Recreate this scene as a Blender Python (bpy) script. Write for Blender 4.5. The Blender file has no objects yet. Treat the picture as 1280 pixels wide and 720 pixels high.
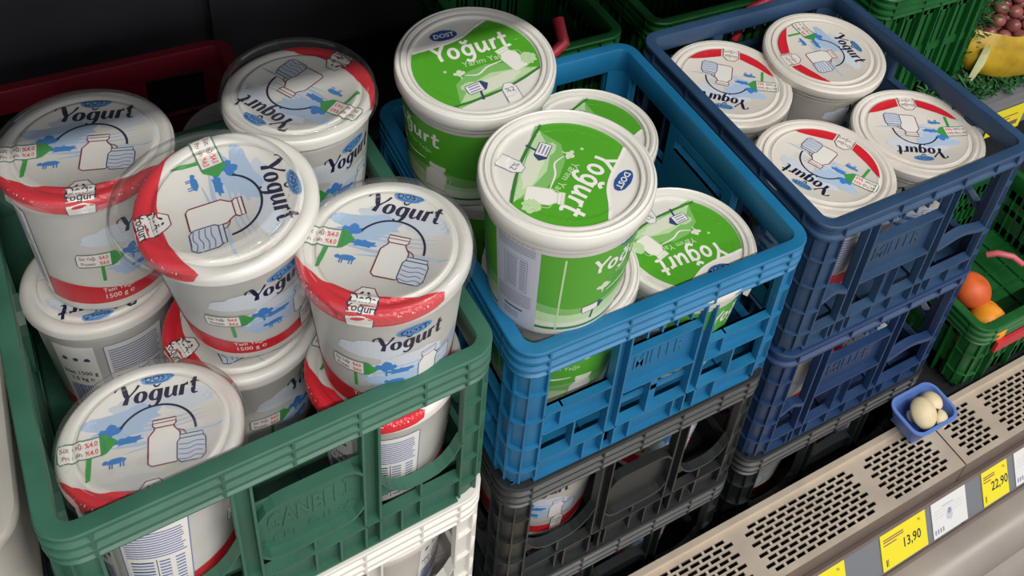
import bpy, bmesh, math, random
from mathutils import Vector, Matrix
from mathutils.geometry import tessellate_polygon
PI = math.pi
sc = bpy.context.scene
COL = sc.collection

def lin(h):
    h = h.lstrip('#')
    out = []
    for i in (0, 2, 4):
        c = int(h[i:i+2], 16) / 255
        out.append(c / 12.92 if c <= .04045 else ((c + .055) / 1.055) ** 2.4)
    return (*out, 1)

# ------------------------------------------------------------ camera, light, exposure
cam_d = bpy.data.cameras.new('camera')
cam_d.sensor_width = 36
cam_d.lens = 1237.17 / 1280 * 36
cam_d.shift_x = -110.9 / 1280
cam_d.shift_y = -337.9 / 1280
cam_d.clip_start = .02
cam = bpy.data.objects.new('camera', cam_d)
COL.objects.link(cam)
R_ = Matrix.Rotation(-.6073, 4, 'Z') @ Matrix.Rotation(.9686, 4, 'X') @ Matrix.Rotation(.1396, 4, 'Z')
cam.matrix_world = Matrix.Translation((-.3328, -.5336, .8694)) @ R_
sc.camera = cam

w = bpy.data.worlds.new('store_light')
sc.world = w
w.use_nodes = True
bg = w.node_tree.nodes['Background']
bg.inputs[0].default_value = (.93, .95, 1, 1)
bg.inputs[1].default_value = .40

def area(name, loc, target, sx, sy, power, col=(1, .97, .93)):
    d = bpy.data.lights.new(name, 'AREA')
    d.shape = 'RECTANGLE'
    d.size, d.size_y = sx, sy
    d.energy = power
    d.color = col
    o = bpy.data.objects.new(name, d)
    COL.objects.link(o)
    o.location = loc
    o.rotation_euler = (Vector(target) - Vector(loc)).to_track_quat('-Z', 'X').to_euler()
    # keep long side along world x
    z = (Vector(loc) - Vector(target)).normalized()
    x = Vector((1, 0, 0)); y = z.cross(x).normalized()
    o.rotation_euler = Matrix((x, y, z)).transposed().to_euler()
    return o
area('ceiling_lamp_strip', (.3, -2.0, 2.9), (.3, .0, .2), 3.6, .045, 112)
area('fill_light_front', (.8, -3.9, 2.6), (.3, .0, .0), 4.0, .3, 45, (1, .98, .95))  # added fill at a shallower angle, softens the shade under the canopy
area('fill_light_right', (3.6, -1.6, 2.9), (1.0, .0, -.3), 1.6, .5, 40)  # added fill from the right, stands for no particular lamp
sc.view_settings.view_transform = 'Standard'
sc.view_settings.look = 'None'
sc.view_settings.gamma = 1
sc.view_settings.use_curve_mapping = False
sc.view_settings.exposure = 0.17

# ------------------------------------------------------------ materials
MATS = {}
def mat(name, col, rough=.5, spec=.5, var=.0, vscale=30, bump=.0, bscale=200, metal=0, trans=0, sss=0, emis=None):
    if name in MATS: return MATS[name]
    m = bpy.data.materials.new(name)
    m.use_nodes = True
    nt = m.node_tree; b = nt.nodes['Principled BSDF']
    c = lin(col) if isinstance(col, str) else col
    b.inputs['Base Color'].default_value = c
    b.inputs['Roughness'].default_value = rough
    b.inputs['Specular IOR Level'].default_value = spec
    b.inputs['Metallic'].default_value = metal
    if sss:
        b.inputs['Subsurface Weight'].default_value = sss
        b.inputs['Subsurface Radius'].default_value = (.01, .008, .006)
    tc = nt.nodes.new('ShaderNodeTexCoord')
    if var:
        n = nt.nodes.new('ShaderNodeTexNoise'); n.inputs['Scale'].default_value = vscale
        n.inputs['Detail'].default_value = 5
        nt.links.new(tc.outputs['Object'], n.inputs['Vector'])
        r = nt.nodes.new('ShaderNodeValToRGB')
        r.color_ramp.elements[0].position = .3; r.color_ramp.elements[1].position = .72
        r.color_ramp.elements[0].color = tuple(max(0, x * (1 - var)) for x in c[:3]) + (1,)
        r.color_ramp.elements[1].color = tuple(min(1, x * (1 + var) + .01 * var) for x in c[:3]) + (1,)
        nt.links.new(n.outputs['Fac'], r.inputs['Fac'])
        nt.links.new(r.outputs['Color'], b.inputs['Base Color'])
        mr = nt.nodes.new('ShaderNodeMapRange')
        mr.inputs['To Min'].default_value = max(.05, rough - .1); mr.inputs['To Max'].default_value = min(1, rough + .15)
        nt.links.new(n.outputs['Fac'], mr.inputs['Value']); nt.links.new(mr.outputs[0], b.inputs['Roughness'])
    if bump:
        n2 = nt.nodes.new('ShaderNodeTexNoise'); n2.inputs['Scale'].default_value = bscale
        nt.links.new(tc.outputs['Object'], n2.inputs['Vector'])
        bp = nt.nodes.new('ShaderNodeBump'); bp.inputs['Strength'].default_value = bump; bp.inputs['Distance'].default_value = .002
        nt.links.new(n2.outputs['Fac'], bp.inputs['Height']); nt.links.new(bp.outputs[0], b.inputs['Normal'])
    MATS[name] = m
    return m

def clear_mat():
    m = bpy.data.materials.new('clear_film'); m.use_nodes = True
    nt = m.node_tree; nt.nodes.clear()
    out = nt.nodes.new('ShaderNodeOutputMaterial'); mix = nt.nodes.new('ShaderNodeMixShader')
    t = nt.nodes.new('ShaderNodeBsdfTransparent'); g = nt.nodes.new('ShaderNodeBsdfGlossy')
    t.inputs[0].default_value = (.985, .99, .99, 1)
    g.inputs['Roughness'].default_value = .07; g.inputs['Color'].default_value = (.95, .95, .95, 1)
    lw = nt.nodes.new('ShaderNodeLayerWeight'); lw.inputs['Blend'].default_value = .25
    n = nt.nodes.new('ShaderNodeTexNoise'); n.inputs['Scale'].default_value = 22
    tc = nt.nodes.new('ShaderNodeTexCoord'); nt.links.new(tc.outputs['Object'], n.inputs['Vector'])
    bp = nt.nodes.new('ShaderNodeBump'); bp.inputs['Strength'].default_value = .35; bp.inputs['Distance'].default_value = .002
    nt.links.new(n.outputs['Fac'], bp.inputs['Height'])
    nt.links.new(bp.outputs[0], g.inputs['Normal']); nt.links.new(bp.outputs[0], lw.inputs['Normal'])
    mr = nt.nodes.new('ShaderNodeMapRange'); mr.inputs['To Min'].default_value = .025; mr.inputs['To Max'].default_value = .7
    nt.links.new(lw.outputs['Facing'], mr.inputs['Value'])
    nt.links.new(mr.outputs[0], mix.inputs[0]); nt.links.new(t.outputs[0], mix.inputs[1]); nt.links.new(g.outputs[0], mix.inputs[2])
    df = nt.nodes.new('ShaderNodeBsdfDiffuse'); df.inputs[0].default_value = (.85, .86, .86, 1)
    m2 = nt.nodes.new('ShaderNodeMixShader'); m2.inputs[0].default_value = .02
    nt.links.new(mix.outputs[0], m2.inputs[1]); nt.links.new(df.outputs[0], m2.inputs[2])
    nt.links.new(m2.outputs[0], out.inputs[0])
    return m
CLEAR = clear_mat()

WHITE = mat('white_plastic', '#dcd9d2', .34, .5, .04, 25, .06, 60)
WHITE2 = mat('ivory_plastic', '#d8d2c8', .4, .45, .04, 18, .05, 50)
GREYW = mat('grey_white_plastic', '#c9c8c4', .4)
INK = {
 'navy': mat('ink_navy', '#1d1f3d', .4), 'black': mat('ink_black', '#22222a', .4),
 'blue': mat('ink_blue', '#3f7fc4', .45), 'logo': mat('ink_logo_blue', '#5f93c6', .45), 'logod': mat('ink_logo_dark', '#2c4f8f', .45),
 'wash': mat('ink_wash_blue', '#cbd2da', .45), 'wash2': mat('ink_wash_mid_blue', '#adc2da', .45),
 'lilac': mat('ink_lilac', '#b9bcd8', .45), 'tblue': mat('ink_text_blue', '#6a78ae', .45),
 'red': mat('ink_red', '#cf2733', .35), 'dred': mat('ink_dark_red', '#7a2a38', .4), 'red2': mat('ink_bright_red', '#d84a48', .4),
 'green': mat('ink_green', '#3f9a46', .4), 'dgreen': mat('ink_sign_green', '#54806a', .4), 'white': mat('ink_white', '#e6e3dc', .36),
 'lime': mat('ink_lime_green', '#50a02b', .35), 'lime2': mat('ink_mid_green', '#7db665', .38), 'lime3': mat('ink_pale_green', '#b8d3a2', .4),
 'lime4': mat('ink_cream_green', '#d2d9c2', .4), 'dlime': mat('ink_deep_green', '#3a7a35', .38), 'panel': mat('ink_panel_grey', '#bcbfca', .4),
 'tgrey': mat('ink_text_grey', '#8a90a6', .45), 'gnavy': mat('ink_sign_navy', '#39466f', .4), 'brown': mat('ink_brown', '#8c5a52', .45),
}
# ------------------------------------------------------------ object helpers
def link(name, me, mats, parent=None, loc=None, smooth=True):
    o = bpy.data.objects.new(name, me); COL.objects.link(o)
    for m in (mats if isinstance(mats, (list, tuple)) else [mats]):
        me.materials.append(m)
    if parent: o.parent = parent
    if loc: o.location = loc
    return o
def mesh_of(bm, smooth=None):
    me = bpy.data.meshes.new('m')
    bmesh.ops.recalc_face_normals(bm, faces=bm.faces) if smooth != 'raw' else None
    bm.to_mesh(me); bm.free()
    if smooth and smooth != 'raw':
        me.shade_smooth()
        try: me.set_sharp_from_angle(angle=math.radians(smooth if smooth is not True else 40))
        except Exception: pass
    return me
def thing(name, label, cat, loc=(0, 0, 0), rot=(0, 0, 0), group=None):
    o = bpy.data.objects.new(name, None); COL.objects.link(o)
    o.empty_display_size = .03
    o.location = loc; o.rotation_euler = rot
    o['label'] = label; o['category'] = cat
    if group: o['group'] = group
    return o
def tag(o, label=None, cat=None, group=None, kind=None):
    if label: o['label'] = label
    if cat: o['category'] = cat
    if group: o['group'] = group
    if kind: o['kind'] = kind
    return o
def box(bm, x0, x1, y0, y1, z0, z1, mi=0, f=None):
    P = [(x, y, z) for z in (z0, z1) for y in (y0, y1) for x in (x0, x1)]
    if f: P = [f(*p) for p in P]
    v = [bm.verts.new(p) for p in P]
    for q in ((0, 2, 3, 1), (4, 5, 7, 6), (0, 1, 5, 4), (2, 6, 7, 3), (0, 4, 6, 2), (1, 3, 7, 5)):
        fc = bm.faces.new([v[i] for i in q]); fc.material_index = mi
def lathe(bm, prof, n=72, mi=0, close_top=False):
    rings = []
    for r, z in prof:
        if r < 1e-6: rings.append([bm.verts.new((0, 0, z))])
        else: rings.append([bm.verts.new((r * math.cos(2*PI*i/n), r * math.sin(2*PI*i/n), z)) for i in range(n)])
    for a, b in zip(rings, rings[1:]):
        for i in range(n):
            j = (i + 1) % n
            if len(a) == 1: f = bm.faces.new((a[0], b[i], b[j]))
            elif len(b) == 1: f = bm.faces.new((a[i], b[0], a[j]))
            else: f = bm.faces.new((a[i], b[i], b[j], a[j]))
            f.material_index = mi
def tube(bm, pts, r, n=8, mi=0, flat=None):
    pts = [Vector(p) for p in pts]; rings = []
    for i, p in enumerate(pts):
        t = (pts[min(i+1, len(pts)-1)] - pts[max(i-1, 0)]).normalized()
        a = t.cross(Vector((0, 0, 1)));
        if a.length < 1e-3: a = t.cross(Vector((0, 1, 0)))
        a.normalize(); b = t.cross(a).normalized()
        rr = r[i] if isinstance(r, (list, tuple)) else r
        k = flat or 1
        rings.append([bm.verts.new(p + a * rr * math.cos(2*PI*j/n) * k + b * rr * math.sin(2*PI*j/n)) for j in range(n)])
    for a, b in zip(rings, rings[1:]):
        for j in range(n):
            bm.faces.new((a[j], a[(j+1) % n], b[(j+1) % n], b[j])).material_index = mi
    bm.faces.new(rings[0][::-1]).material_index = mi; bm.faces.new(rings[-1]).material_index = mi

# ------------------------------------------------------------ 2D art
TXT = {}
def text_tris(s, offset=0.0, shear=0.0):
    k = (s, offset, shear)
    if k in TXT: return TXT[k]
    cu = bpy.data.curves.new('t', 'FONT'); cu.body = s; cu.size = 1; cu.offset = offset; cu.shear = shear
    cu.resolution_u = 2; cu.align_x = 'CENTER'
    o = bpy.data.objects.new('t', cu); COL.objects.link(o)
    dg = bpy.context.evaluated_depsgraph_get()
    me = bpy.data.meshes.new_from_object(o.evaluated_get(dg))
    polys = [[tuple(me.vertices[i].co[:2]) for i in p.vertices] for p in me.polygons]
    bpy.data.objects.remove(o); bpy.data.curves.remove(cu); bpy.data.meshes.remove(me)
    TXT[k] = polys
    return polys
def catmull(pts, n=6):
    P = [pts[0]] + list(pts) + [pts[-1]]; out = []
    for i in range(1, len(P) - 2):
        p0, p1, p2, p3 = P[i-1:i+3]
        for k in range(n):
            t = k / n
            out.append(tuple(.5 * (2*b + (c-a)*t + (2*a-5*b+4*c-d)*t*t + (3*b-a-3*c+d)*t**3) for a, b, c, d in zip(p0, p1, p2, p3)))
    out.append(tuple(pts[-1]))
    return out
class Art:
    def __init__(s): s.p = []          # (pts, ink, layer)
    def poly(s, pts, ink, layer=0):
        tri = tessellate_polygon([[Vector((x, y, 0)) for x, y in pts]])
        for t in tri: s.p.append(([pts[i] for i in t], ink, layer))
    def rect(s, x0, x1, y0, y1, ink, layer=0, rot=0):
        cx, cy = (x0+x1)/2, (y0+y1)/2; c, sn = math.cos(rot), math.sin(rot)
        P = [(x0, y0), (x1, y0), (x1, y1), (x0, y1)]
        s.p.append(([(cx + (x-cx)*c - (y-cy)*sn, cy + (x-cx)*sn + (y-cy)*c) for x, y in P], ink, layer))
    def ell(s, cx, cy, rx, ry, ink, layer=0, rot=0, n=28, rough=0, seed=0, a0=0, a1=2*PI):
        rd = random.Random(seed); c, sn = math.cos(rot), math.sin(rot); P = []
        for i in range(n):
            a = a0 + (a1 - a0) * i / n; k = 1 + rough * (rd.random() - .5)
            x, y = rx*k*math.cos(a), ry*k*math.sin(a)
            P.append((cx + x*c - y*sn, cy + x*sn + y*c))
        s.poly(P, ink, layer)
    def rib(s, pts, ink, layer=0, w=None, smooth=True, closed=False):
        pts = [(p[0], p[1], (p[2] if len(p) > 2 else w)) for p in pts]
        if closed: pts = pts + [pts[0]]
        q = catmull(pts) if smooth and len(pts) > 2 else pts
        L = []
        for i, (x, y, ww) in enumerate(q):
            a = q[max(i-1, 0)]; b = q[min(i+1, len(q)-1)]
            if closed and i in (0, len(q)-1): a, b = q[-2], q[1]
            dx, dy = b[0]-a[0], b[1]-a[1]; l = math.hypot(dx, dy) or 1
            nx, ny = -dy/l*ww/2, dx/l*ww/2
            L.append(((x+nx, y+ny), (x-nx, y-ny)))
        for (a, b), (c, d) in zip(L, L[1:]): s.p.append(([a, b, d, c], ink, layer))
    def arc(s, cx, cy, r, a0, a1, w, ink, layer=0, ry=None, n=26):
        ry = ry or r
        s.rib([(cx + r*math.cos(a0+(a1-a0)*i/n), cy + ry*math.sin(a0+(a1-a0)*i/n)) for i in range(n+1)], ink, layer, w=w, smooth=False)
    def text(s, t, x, y, size, ink, layer=1, rot=0, bold=0, shear=0, sx=1):
        c, sn = math.cos(rot), math.sin(rot)
        for P in text_tris(t, bold, shear):
            s.p.append(([(x + (u*size*sx)*c - v*size*sn, y + (u*size*sx)*sn + v*size*c) for u, v in P], ink, layer))
    def rrect(s, x0, x1, y0, y1, w, ink, layer, cut=.25, rot=0, smooth=False):
        h = min(x1-x0, y1-y0)*cut; cx, cy = (x0+x1)/2, (y0+y1)/2; c, sn = math.cos(rot), math.sin(rot)
        P = [(x0+h, y0), (x1-h, y0), (x1, y0+h), (x1, y1-h), (x1-h, y1), (x0+h, y1), (x0, y1-h), (x0, y0+h)]
        P = [(cx + (x-cx)*c - (y-cy)*sn, cy + (x-cx)*sn + (y-cy)*c) for x, y in P]
        s.rib(P, ink, layer, w=w, smooth=False, closed=True)
    def add(s, o, f, dl=0):
        for P, i, l in o.p: s.p.append(([f(x, y) for x, y in P], i, l+dl))

def script_word(sans=False):
    a = Art(); T = 1.0
    def g(pts, close=False):
        if sans: pts = [(x, y, .23) for x, y, *_ in pts]
        a.rib(pts, 'X', 0, closed=close)
    if not sans:
        g([(-.45, 1.12, .10), (-.42, 1.36, .16), (-.22, 1.50, .10), (-.02, 1.5, .26), (.12, 1.25, .33), (.28, .85, .33), (.42, .6, .26)])
        g([(1.02, 1.52, .2), (.88, 1.25, .15), (.62, .85, .14), (.42, .6, .2)])
        g([(.43, .72, .2), (.38, .4, .32), (.34, .02, .36)])
    else:
        g([(-.1, 1.45, .2), (.38, .68, .2)]); g([(.88, 1.45, .2), (.38, .7, .2), (.38, 0.02, .2)])
    def o(cx):
        P = []
        for i in range(12):
            t = 2*PI*i/12; P.append((cx + .29*math.cos(t), .48 + .42*math.sin(t), .23 if sans else .12 + .2*abs(math.cos(t))))
        g(P, True)
    o(1.28); o(2.25)
    g([(2.56, .95, .24), (2.55, .4, .3), (2.52, -.1, .28), (2.35, -.42, .18), (2.1, -.48, .14), (1.92, -.3, .16)])
    g([(2.0, 1.38, .08), (2.14, 1.2, .14), (2.32, 1.2, .14), (2.46, 1.38, .08)])
    g([(2.98, .96, .28), (2.97, .35, .32), (3.1, .08, .18), (3.32, .18, .12), (3.48, .45, .12)])
    g([(3.52, .96, .3), (3.51, .3, .3), (3.64, .04, .16)])
    g([(3.98, .96, .3), (3.97, .02, .34)]); g([(3.98, .55, .12), (4.12, .86, .14), (4.34, .92, .28)])
    g([(4.76, 1.42, .24), (4.74, .4, .3), (4.8, .08, .2), (5.0, .06, .12), (5.1, .14, .08)]); g([(4.5, .93, .15), (5.1, .95, .15)])
    return a
SCRIPT, SANS = script_word(), script_word(True)
def word(art, x, y, width, ink, layer, rot=0, shear=.12, src=None, bend=0):
    src = src or SCRIPT; k = width / 5.5; c, sn = math.cos(rot), math.sin(rot)
    def f(u, v):
        u = (u - 2.35) ; uu = (u + v*shear)*k; vv = (v - .5)*k + bend*uu*uu
        return (x + uu*c - vv*sn, y + uu*sn + vv*c)
    for P, i, l in src.p: art.p.append(([f(u, v) for u, v in P], ink, layer))
def logo(art, x, y, rx, ry, rot=0, green=False, layer=2):
    art.ell(x, y, rx, ry, 'logod' if green else 'logo', layer, rot, rough=.06, seed=3)
    if not green: art.ell(x, y, rx*.86, ry*.74, 'logod', layer+1, rot, rough=.1, seed=5); art.ell(x, y, rx*.8, ry*.6, 'logo', layer+2, rot)
    art.text('DOST', x - .35*ry*math.sin(-rot)*0 , y - ry*.38, ry*1.12, 'white' if green else 'navy', layer+3, rot, bold=.02, sx=rx/ry*.52)
def jug(art, x, y, h, rot=0, ink='dred', fill='white', layer=3):
    c, sn = math.cos(rot), math.sin(rot)
    F = lambda P: [(x + u*h*c - v*h*sn, y + u*h*sn + v*h*c) for u, v in P]
    B = [(-.2, 0), (.2, 0), (.27, .06), (.27, .62), (.17, .76), (.17, .82), (.2, .84), (.2, .97), (-.2, .97), (-.2, .84), (-.17, .82), (-.17, .76), (-.27, .62), (-.27, .06)]
    art.poly(F(B), fill, layer); art.rib(F(B), ink, layer+1, w=h*.028, smooth=False, closed=True)
    art.rib(F([(-.17, .8), (.17, .8)]), ink, layer+1, w=h*.025, smooth=False); art.rib(F([(-.2, .9), (.2, .9)]), ink, layer+1, w=h*.02, smooth=False)
    art.rib(F([(.2, .7), (.36, .6), (.34, .35), (.27, .3)]), ink, layer+1, w=h*.022)
def glass(art, x, y, h, rot=0, ink='gnavy', fill='wash', layer=5):
    c, sn = math.cos(rot), math.sin(rot)
    F = lambda P: [(x + u*h*c - v*h*sn, y + u*h*sn + v*h*c) for u, v in P]
    B = [(-.3, 0), (.3, 0), (.42, .15), (.42, .75), (.34, .88), (.34, 1), (-.34, 1), (-.34, .88), (-.42, .75), (-.42, .15)]
    art.poly(F(B), fill, layer); art.rib(F(B), ink, layer+1, w=h*.04, smooth=False, closed=True)
    for k in range(4):
        art.rib(F([(-.38, .14+.17*k), (-.1, .08+.18*k), (.14, .17+.17*k), (.38, .1+.18*k)]), 'tblue', layer+1, w=h*.035)
    art.rib(F([(-.34, .86), (.34, .86)]), ink, layer+1, w=h*.04, smooth=False)
def cow(art, x, y, k, ink='blue', layer=2):
    art.ell(x, y, k*.5, k*.2, ink, layer, rough=.15, seed=2); art.ell(x-k*.55, y+k*.03, k*.16, k*.13, ink, layer, rough=.2, seed=4)
    for u in (-.35, -.22, .2, .36): art.rect(x+u*k-.035*k, x+u*k+.045*k, y-.42*k, y, ink, layer)
def tree(art, x, y, k, ink='blue', layer=2):
    for i, (u, v, r) in enumerate(((0, 0, .45), (-.35, .05, .28), (.35, .02, .3), (.05, .28, .28))): art.ell(x+u*k, y+v*k, r*k, r*k*.75, ink, layer, rough=.45, seed=i+7, n=18)
    art.rect(x-.05*k, x+.07*k, y-.75*k, y, ink, layer)
def sign(art, x, y, wd, h, rot=0, layer=4, outline='dgreen', head='green', post='green', txt=True, plen=None):
    c, sn = math.cos(rot), math.sin(rot)
    F = lambda P: [(x + u*c - v*sn, y + u*sn + v*c) for u, v in P]
    art.rib([F([(wd*.05, -h*.4)])[0], (x + wd*.03, y - (plen or h*1.8))], post, layer, w=h*.2, smooth=False)
    art.poly(F([(-wd/2, -h/2), (wd*.28, -h/2), (wd*.28, h/2), (-wd/2, h/2)]), 'white', layer+1)
    B = F([(-wd*.46, -h/2), (wd*.25, -h/2), (wd*.33, -h*.3), (wd*.33, h*.3), (wd*.25, h/2), (-wd*.46, h/2), (-wd/2, h*.3), (-wd/2, -h*.3)])
    art.rib(B, outline, layer+3, w=h*.07, smooth=False, closed=True)
    art.poly(F([(wd*.25, -h*.56), (wd*.36, -h*.5), (wd*.58, h*.02), (wd*.36, h*.54), (wd*.25, h*.56)]), head, layer+2)
    if txt:
        px = F([(-wd*.25, h*.10)])[0]; art.text('Süt Yağı', *px, h*.34, 'brown', layer+4, rot, bold=.012, sx=.8)
        px = F([(-wd*.25, -h*.33)])[0]; art.text('Protein', *px, h*.34, 'brown', layer+4, rot, bold=.012, sx=.8)
        px = F([(wd*.10, h*.08)])[0]; art.text('%4.0', *px, h*.38, 'red2', layer+4, rot, bold=.02, sx=.72)
        px = F([(wd*.10, -h*.35)])[0]; art.text('%4.0', *px, h*.38, 'red2', layer+4, rot, bold=.02, sx=.72)
def paint_wash(art, x, y, wx, wy, seed, layer=0):
    rd = random.Random(seed)
    for k in range(6):
        art.ell(x + wx*(rd.random()-.5), y + wy*(rd.random()-.5), wx*(.18+.2*rd.random()), wy*(.12+.22*rd.random()), 'wash' if k < 4 else 'wash2', layer + (k >= 4), rot=.3*(rd.random()-.5), rough=.35, seed=seed*9+k, n=22)
    for k in range(3):
        yy = y - wy*.35 + wy*.12*k
        art.rib([(x-wx*.5, yy, .004), (x-wx*.1, yy+wy*.05, wy*.05), (x+wx*.3, yy-wy*.03, wy*.04), (x+wx*.62, yy+wy*.04, .004)], 'wash2', layer+1)

def tagshape(art, x0, x1, y0, y1, ink, layer, w, fill='white'):
    xm = (x0+x1)/2; P = [(x0, y0), (x1, y0), (x1, y1-.28*(y1-y0)), (xm+.22*(x1-x0), y1), (xm-.22*(x1-x0), y1), (x0, y1-.28*(y1-y0))]
    art.poly(P, fill, layer); art.rib([P[0], P[5], P[4], P[3], P[2], P[1]], ink, layer+1, w=w, smooth=False)

def red_lid_art(full=True):
    a = Art()
    paint_wash(a, -.02, .2, .95, .5, 4)
    a.ell(-.38, .1, .3, .09, 'wash2', 1, rough=.3, seed=8); a.rib([(-.45, -.08, .01), (-.1, -.12, .05), (.2, -.08, .02), (.6, -.12, .03), (.78, -.1, .005)], 'wash2', 1)
    a.rib([(-.3, -.2, .01), (.0, -.18, .03), (.4, -.22, .02), (.62, -.18, .005)], 'wash2', 1)
    logo(a, .1, .735, .19, .07, -.05)
    word(a, .07, .52, .92, 'navy', 2, rot=-.07)
    a.arc(.04, -.06, .42, -.05, 2.62, .028, 'navy', 2)
    tree(a, -.43, .14, .2); a.ell(-.25, -.03, .16, .05, 'blue', 2, rough=.5, seed=31)
    cow(a, -.38, -.26, .2)
    sign(a, -.68, -.02, .56, .25, .06, plen=.42)
    jug(a, .1, -.46, .62, -.06)
    glass(a, .38, -.5, .36, -.08)
    if not full:
        k_ = .80; o_ = Art(); o_.add(a, lambda x, y: (x*k_, y*k_)); a = o_
    if full:
        # red crescent: chord to rim and over the skirt
        top = [(-.96, -.30), (-.8, -.47), (-.55, -.61), (-.25, -.70), (0, -.73), (.3, -.71), (.6, -.62), (.80, -.53)]
        bot = []
        for d in range(-36, -165, -6):
            t = math.radians(d); k = math.sin(PI * (d + 36) / (-129)); r = 1.0 + .10 * max(0, k) ** .5
            bot.append((r*math.cos(t), r*math.sin(t)))
        bot = [b for b in bot]
        a.poly(top + [(-.985 + 0*0, -.2)][:0] + [b for b in bot[::1]], 'red', 1)
        tagshape(a, -.19, .13, -1.10, -.62, 'dred', 3, .014)
        a.text('Doğal', -.03, -.83, .13, 'navy', 5, -.03, bold=.015); a.text('Yoğurt', -.03, -.95, .12, 'navy', 5, -.03, bold=.015)
        for u in (-.08, .0): a.ell(u, -.705, .028, .014, 'navy', 5, rot=.9 if u else -.9)
    else:
        P = []; Q = []
        for i in range(15):
            t = math.radians(-160 + 57*i/14); P.append((.76*math.cos(t), .76*math.sin(t)))
        a.poly(P + [(-.17, -.58), (-.45, -.44)], 'red', 1)
        for i in range(15):
            t = math.radians(-80 + 50*i/14); Q.append((.76*math.cos(t), .76*math.sin(t)))
        a.poly(Q + [(.4, -.47), (.13, -.58)], 'red', 1)
        tagshape(a, -.15, .10, -.78, -.5, 'dred', 3, .012)
        a.text('Doğal', -.03, -.64, .08, 'brown', 5, bold=.01); a.text('Yoğurt', -.03, -.73, .08, 'brown', 5, bold=.01)
    return a
def green_lid_art(Rp=.76):
    a = Art()
    # green field: circle minus a white bay with the oval at the top
    P = []
    for i in range(0, 61):
        t = math.radians(128 - 256 * i / 60 + 0); 
    def circ(a0, a1, n, r=Rp): return [(r*math.cos(math.radians(a0+(a1-a0)*i/n)), r*math.sin(math.radians(a0+(a1-a0)*i/n))) for i in range(n+1)]
    bay = [(-.66, .38), (-.45, .40), (-.2, .42), (.0, .47), (.2, .58), (.38, .655)]
    a.poly(bay + circ(60, -26, 24) + [(.4, -.12), (.1, -.05), (-.15, -.1), (-.35, -.25), (-.40, -.5)] + circ(-126, -210, 24), 'lime', 1)
    a.poly([(.68, -.32), (.4, -.12), (.1, -.05), (-.15, -.1), (-.35, -.25), (-.40, -.5), (-.45, -.62)] + [(-.2, -.56), (.1, -.47), (.4, -.4)], 'lime2', 0)
    a.poly([(.68, -.30), (.45, -.24), (.1, -.2), (-.2, -.3), (-.45, -.6), (-.1, -.5), (.3, -.42)], 'lime3', 2)
    a.ell(.1, -.36, .34, .09, 'lime4', 3, rot=.2, rough=.2, seed=5); a.ell(-.2, -.33, .12, .07, 'lime3', 3, rough=.3, seed=6)
    a.rib([(-.2, -.14, .01), (-.05, -.18, .02), (.1, -.1, .022), (.3, -.06, .012)], 'white', 3)
    a.rib([(-.5, -.575, .035), (-.2, -.545, .035), (.1, -.50, .035), (.4, -.42, .035), (.69, -.31, .035)], 'dlime', 4)
    a.rib(bay, 'white', 3, w=.035)
    logo(a, -.2, .56, .17, .085, -.02, green=True)
    word(a, .0, .24, 1.02, 'white', 3, rot=.0, shear=.03, src=SANS)
    a.text('Yarım Yağlı', .12, -.02, .12, 'lime3', 4, 0, bold=.01)
    tree(a, -.25, -.1, .12, 'lime4', 4); a.ell(-.4, -.02, .02, .02, 'lime3', 4)
    sign(a, -.14, -.37, .26, .14, .15, 5, 'gnavy', 'gnavy', 'gnavy', False, .2)
    for k in range(3): a.rect(-.24, -.1, -.34-.04*k, -.325-.04*k, 'tblue', 8, .15)
    jug(a, .5, -.25, .42, .35, 'lime3', 'white', 5)
    a.ell(.62, -.12, .1, .1, 'lime3', 5, rough=.3, seed=12)
    tagshape(a, .12, .3, -.72, -.42, 'tgrey', 6, .012); a.text('%2', .21, -.56, .1, 'gnavy', 8)
    return a

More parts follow.
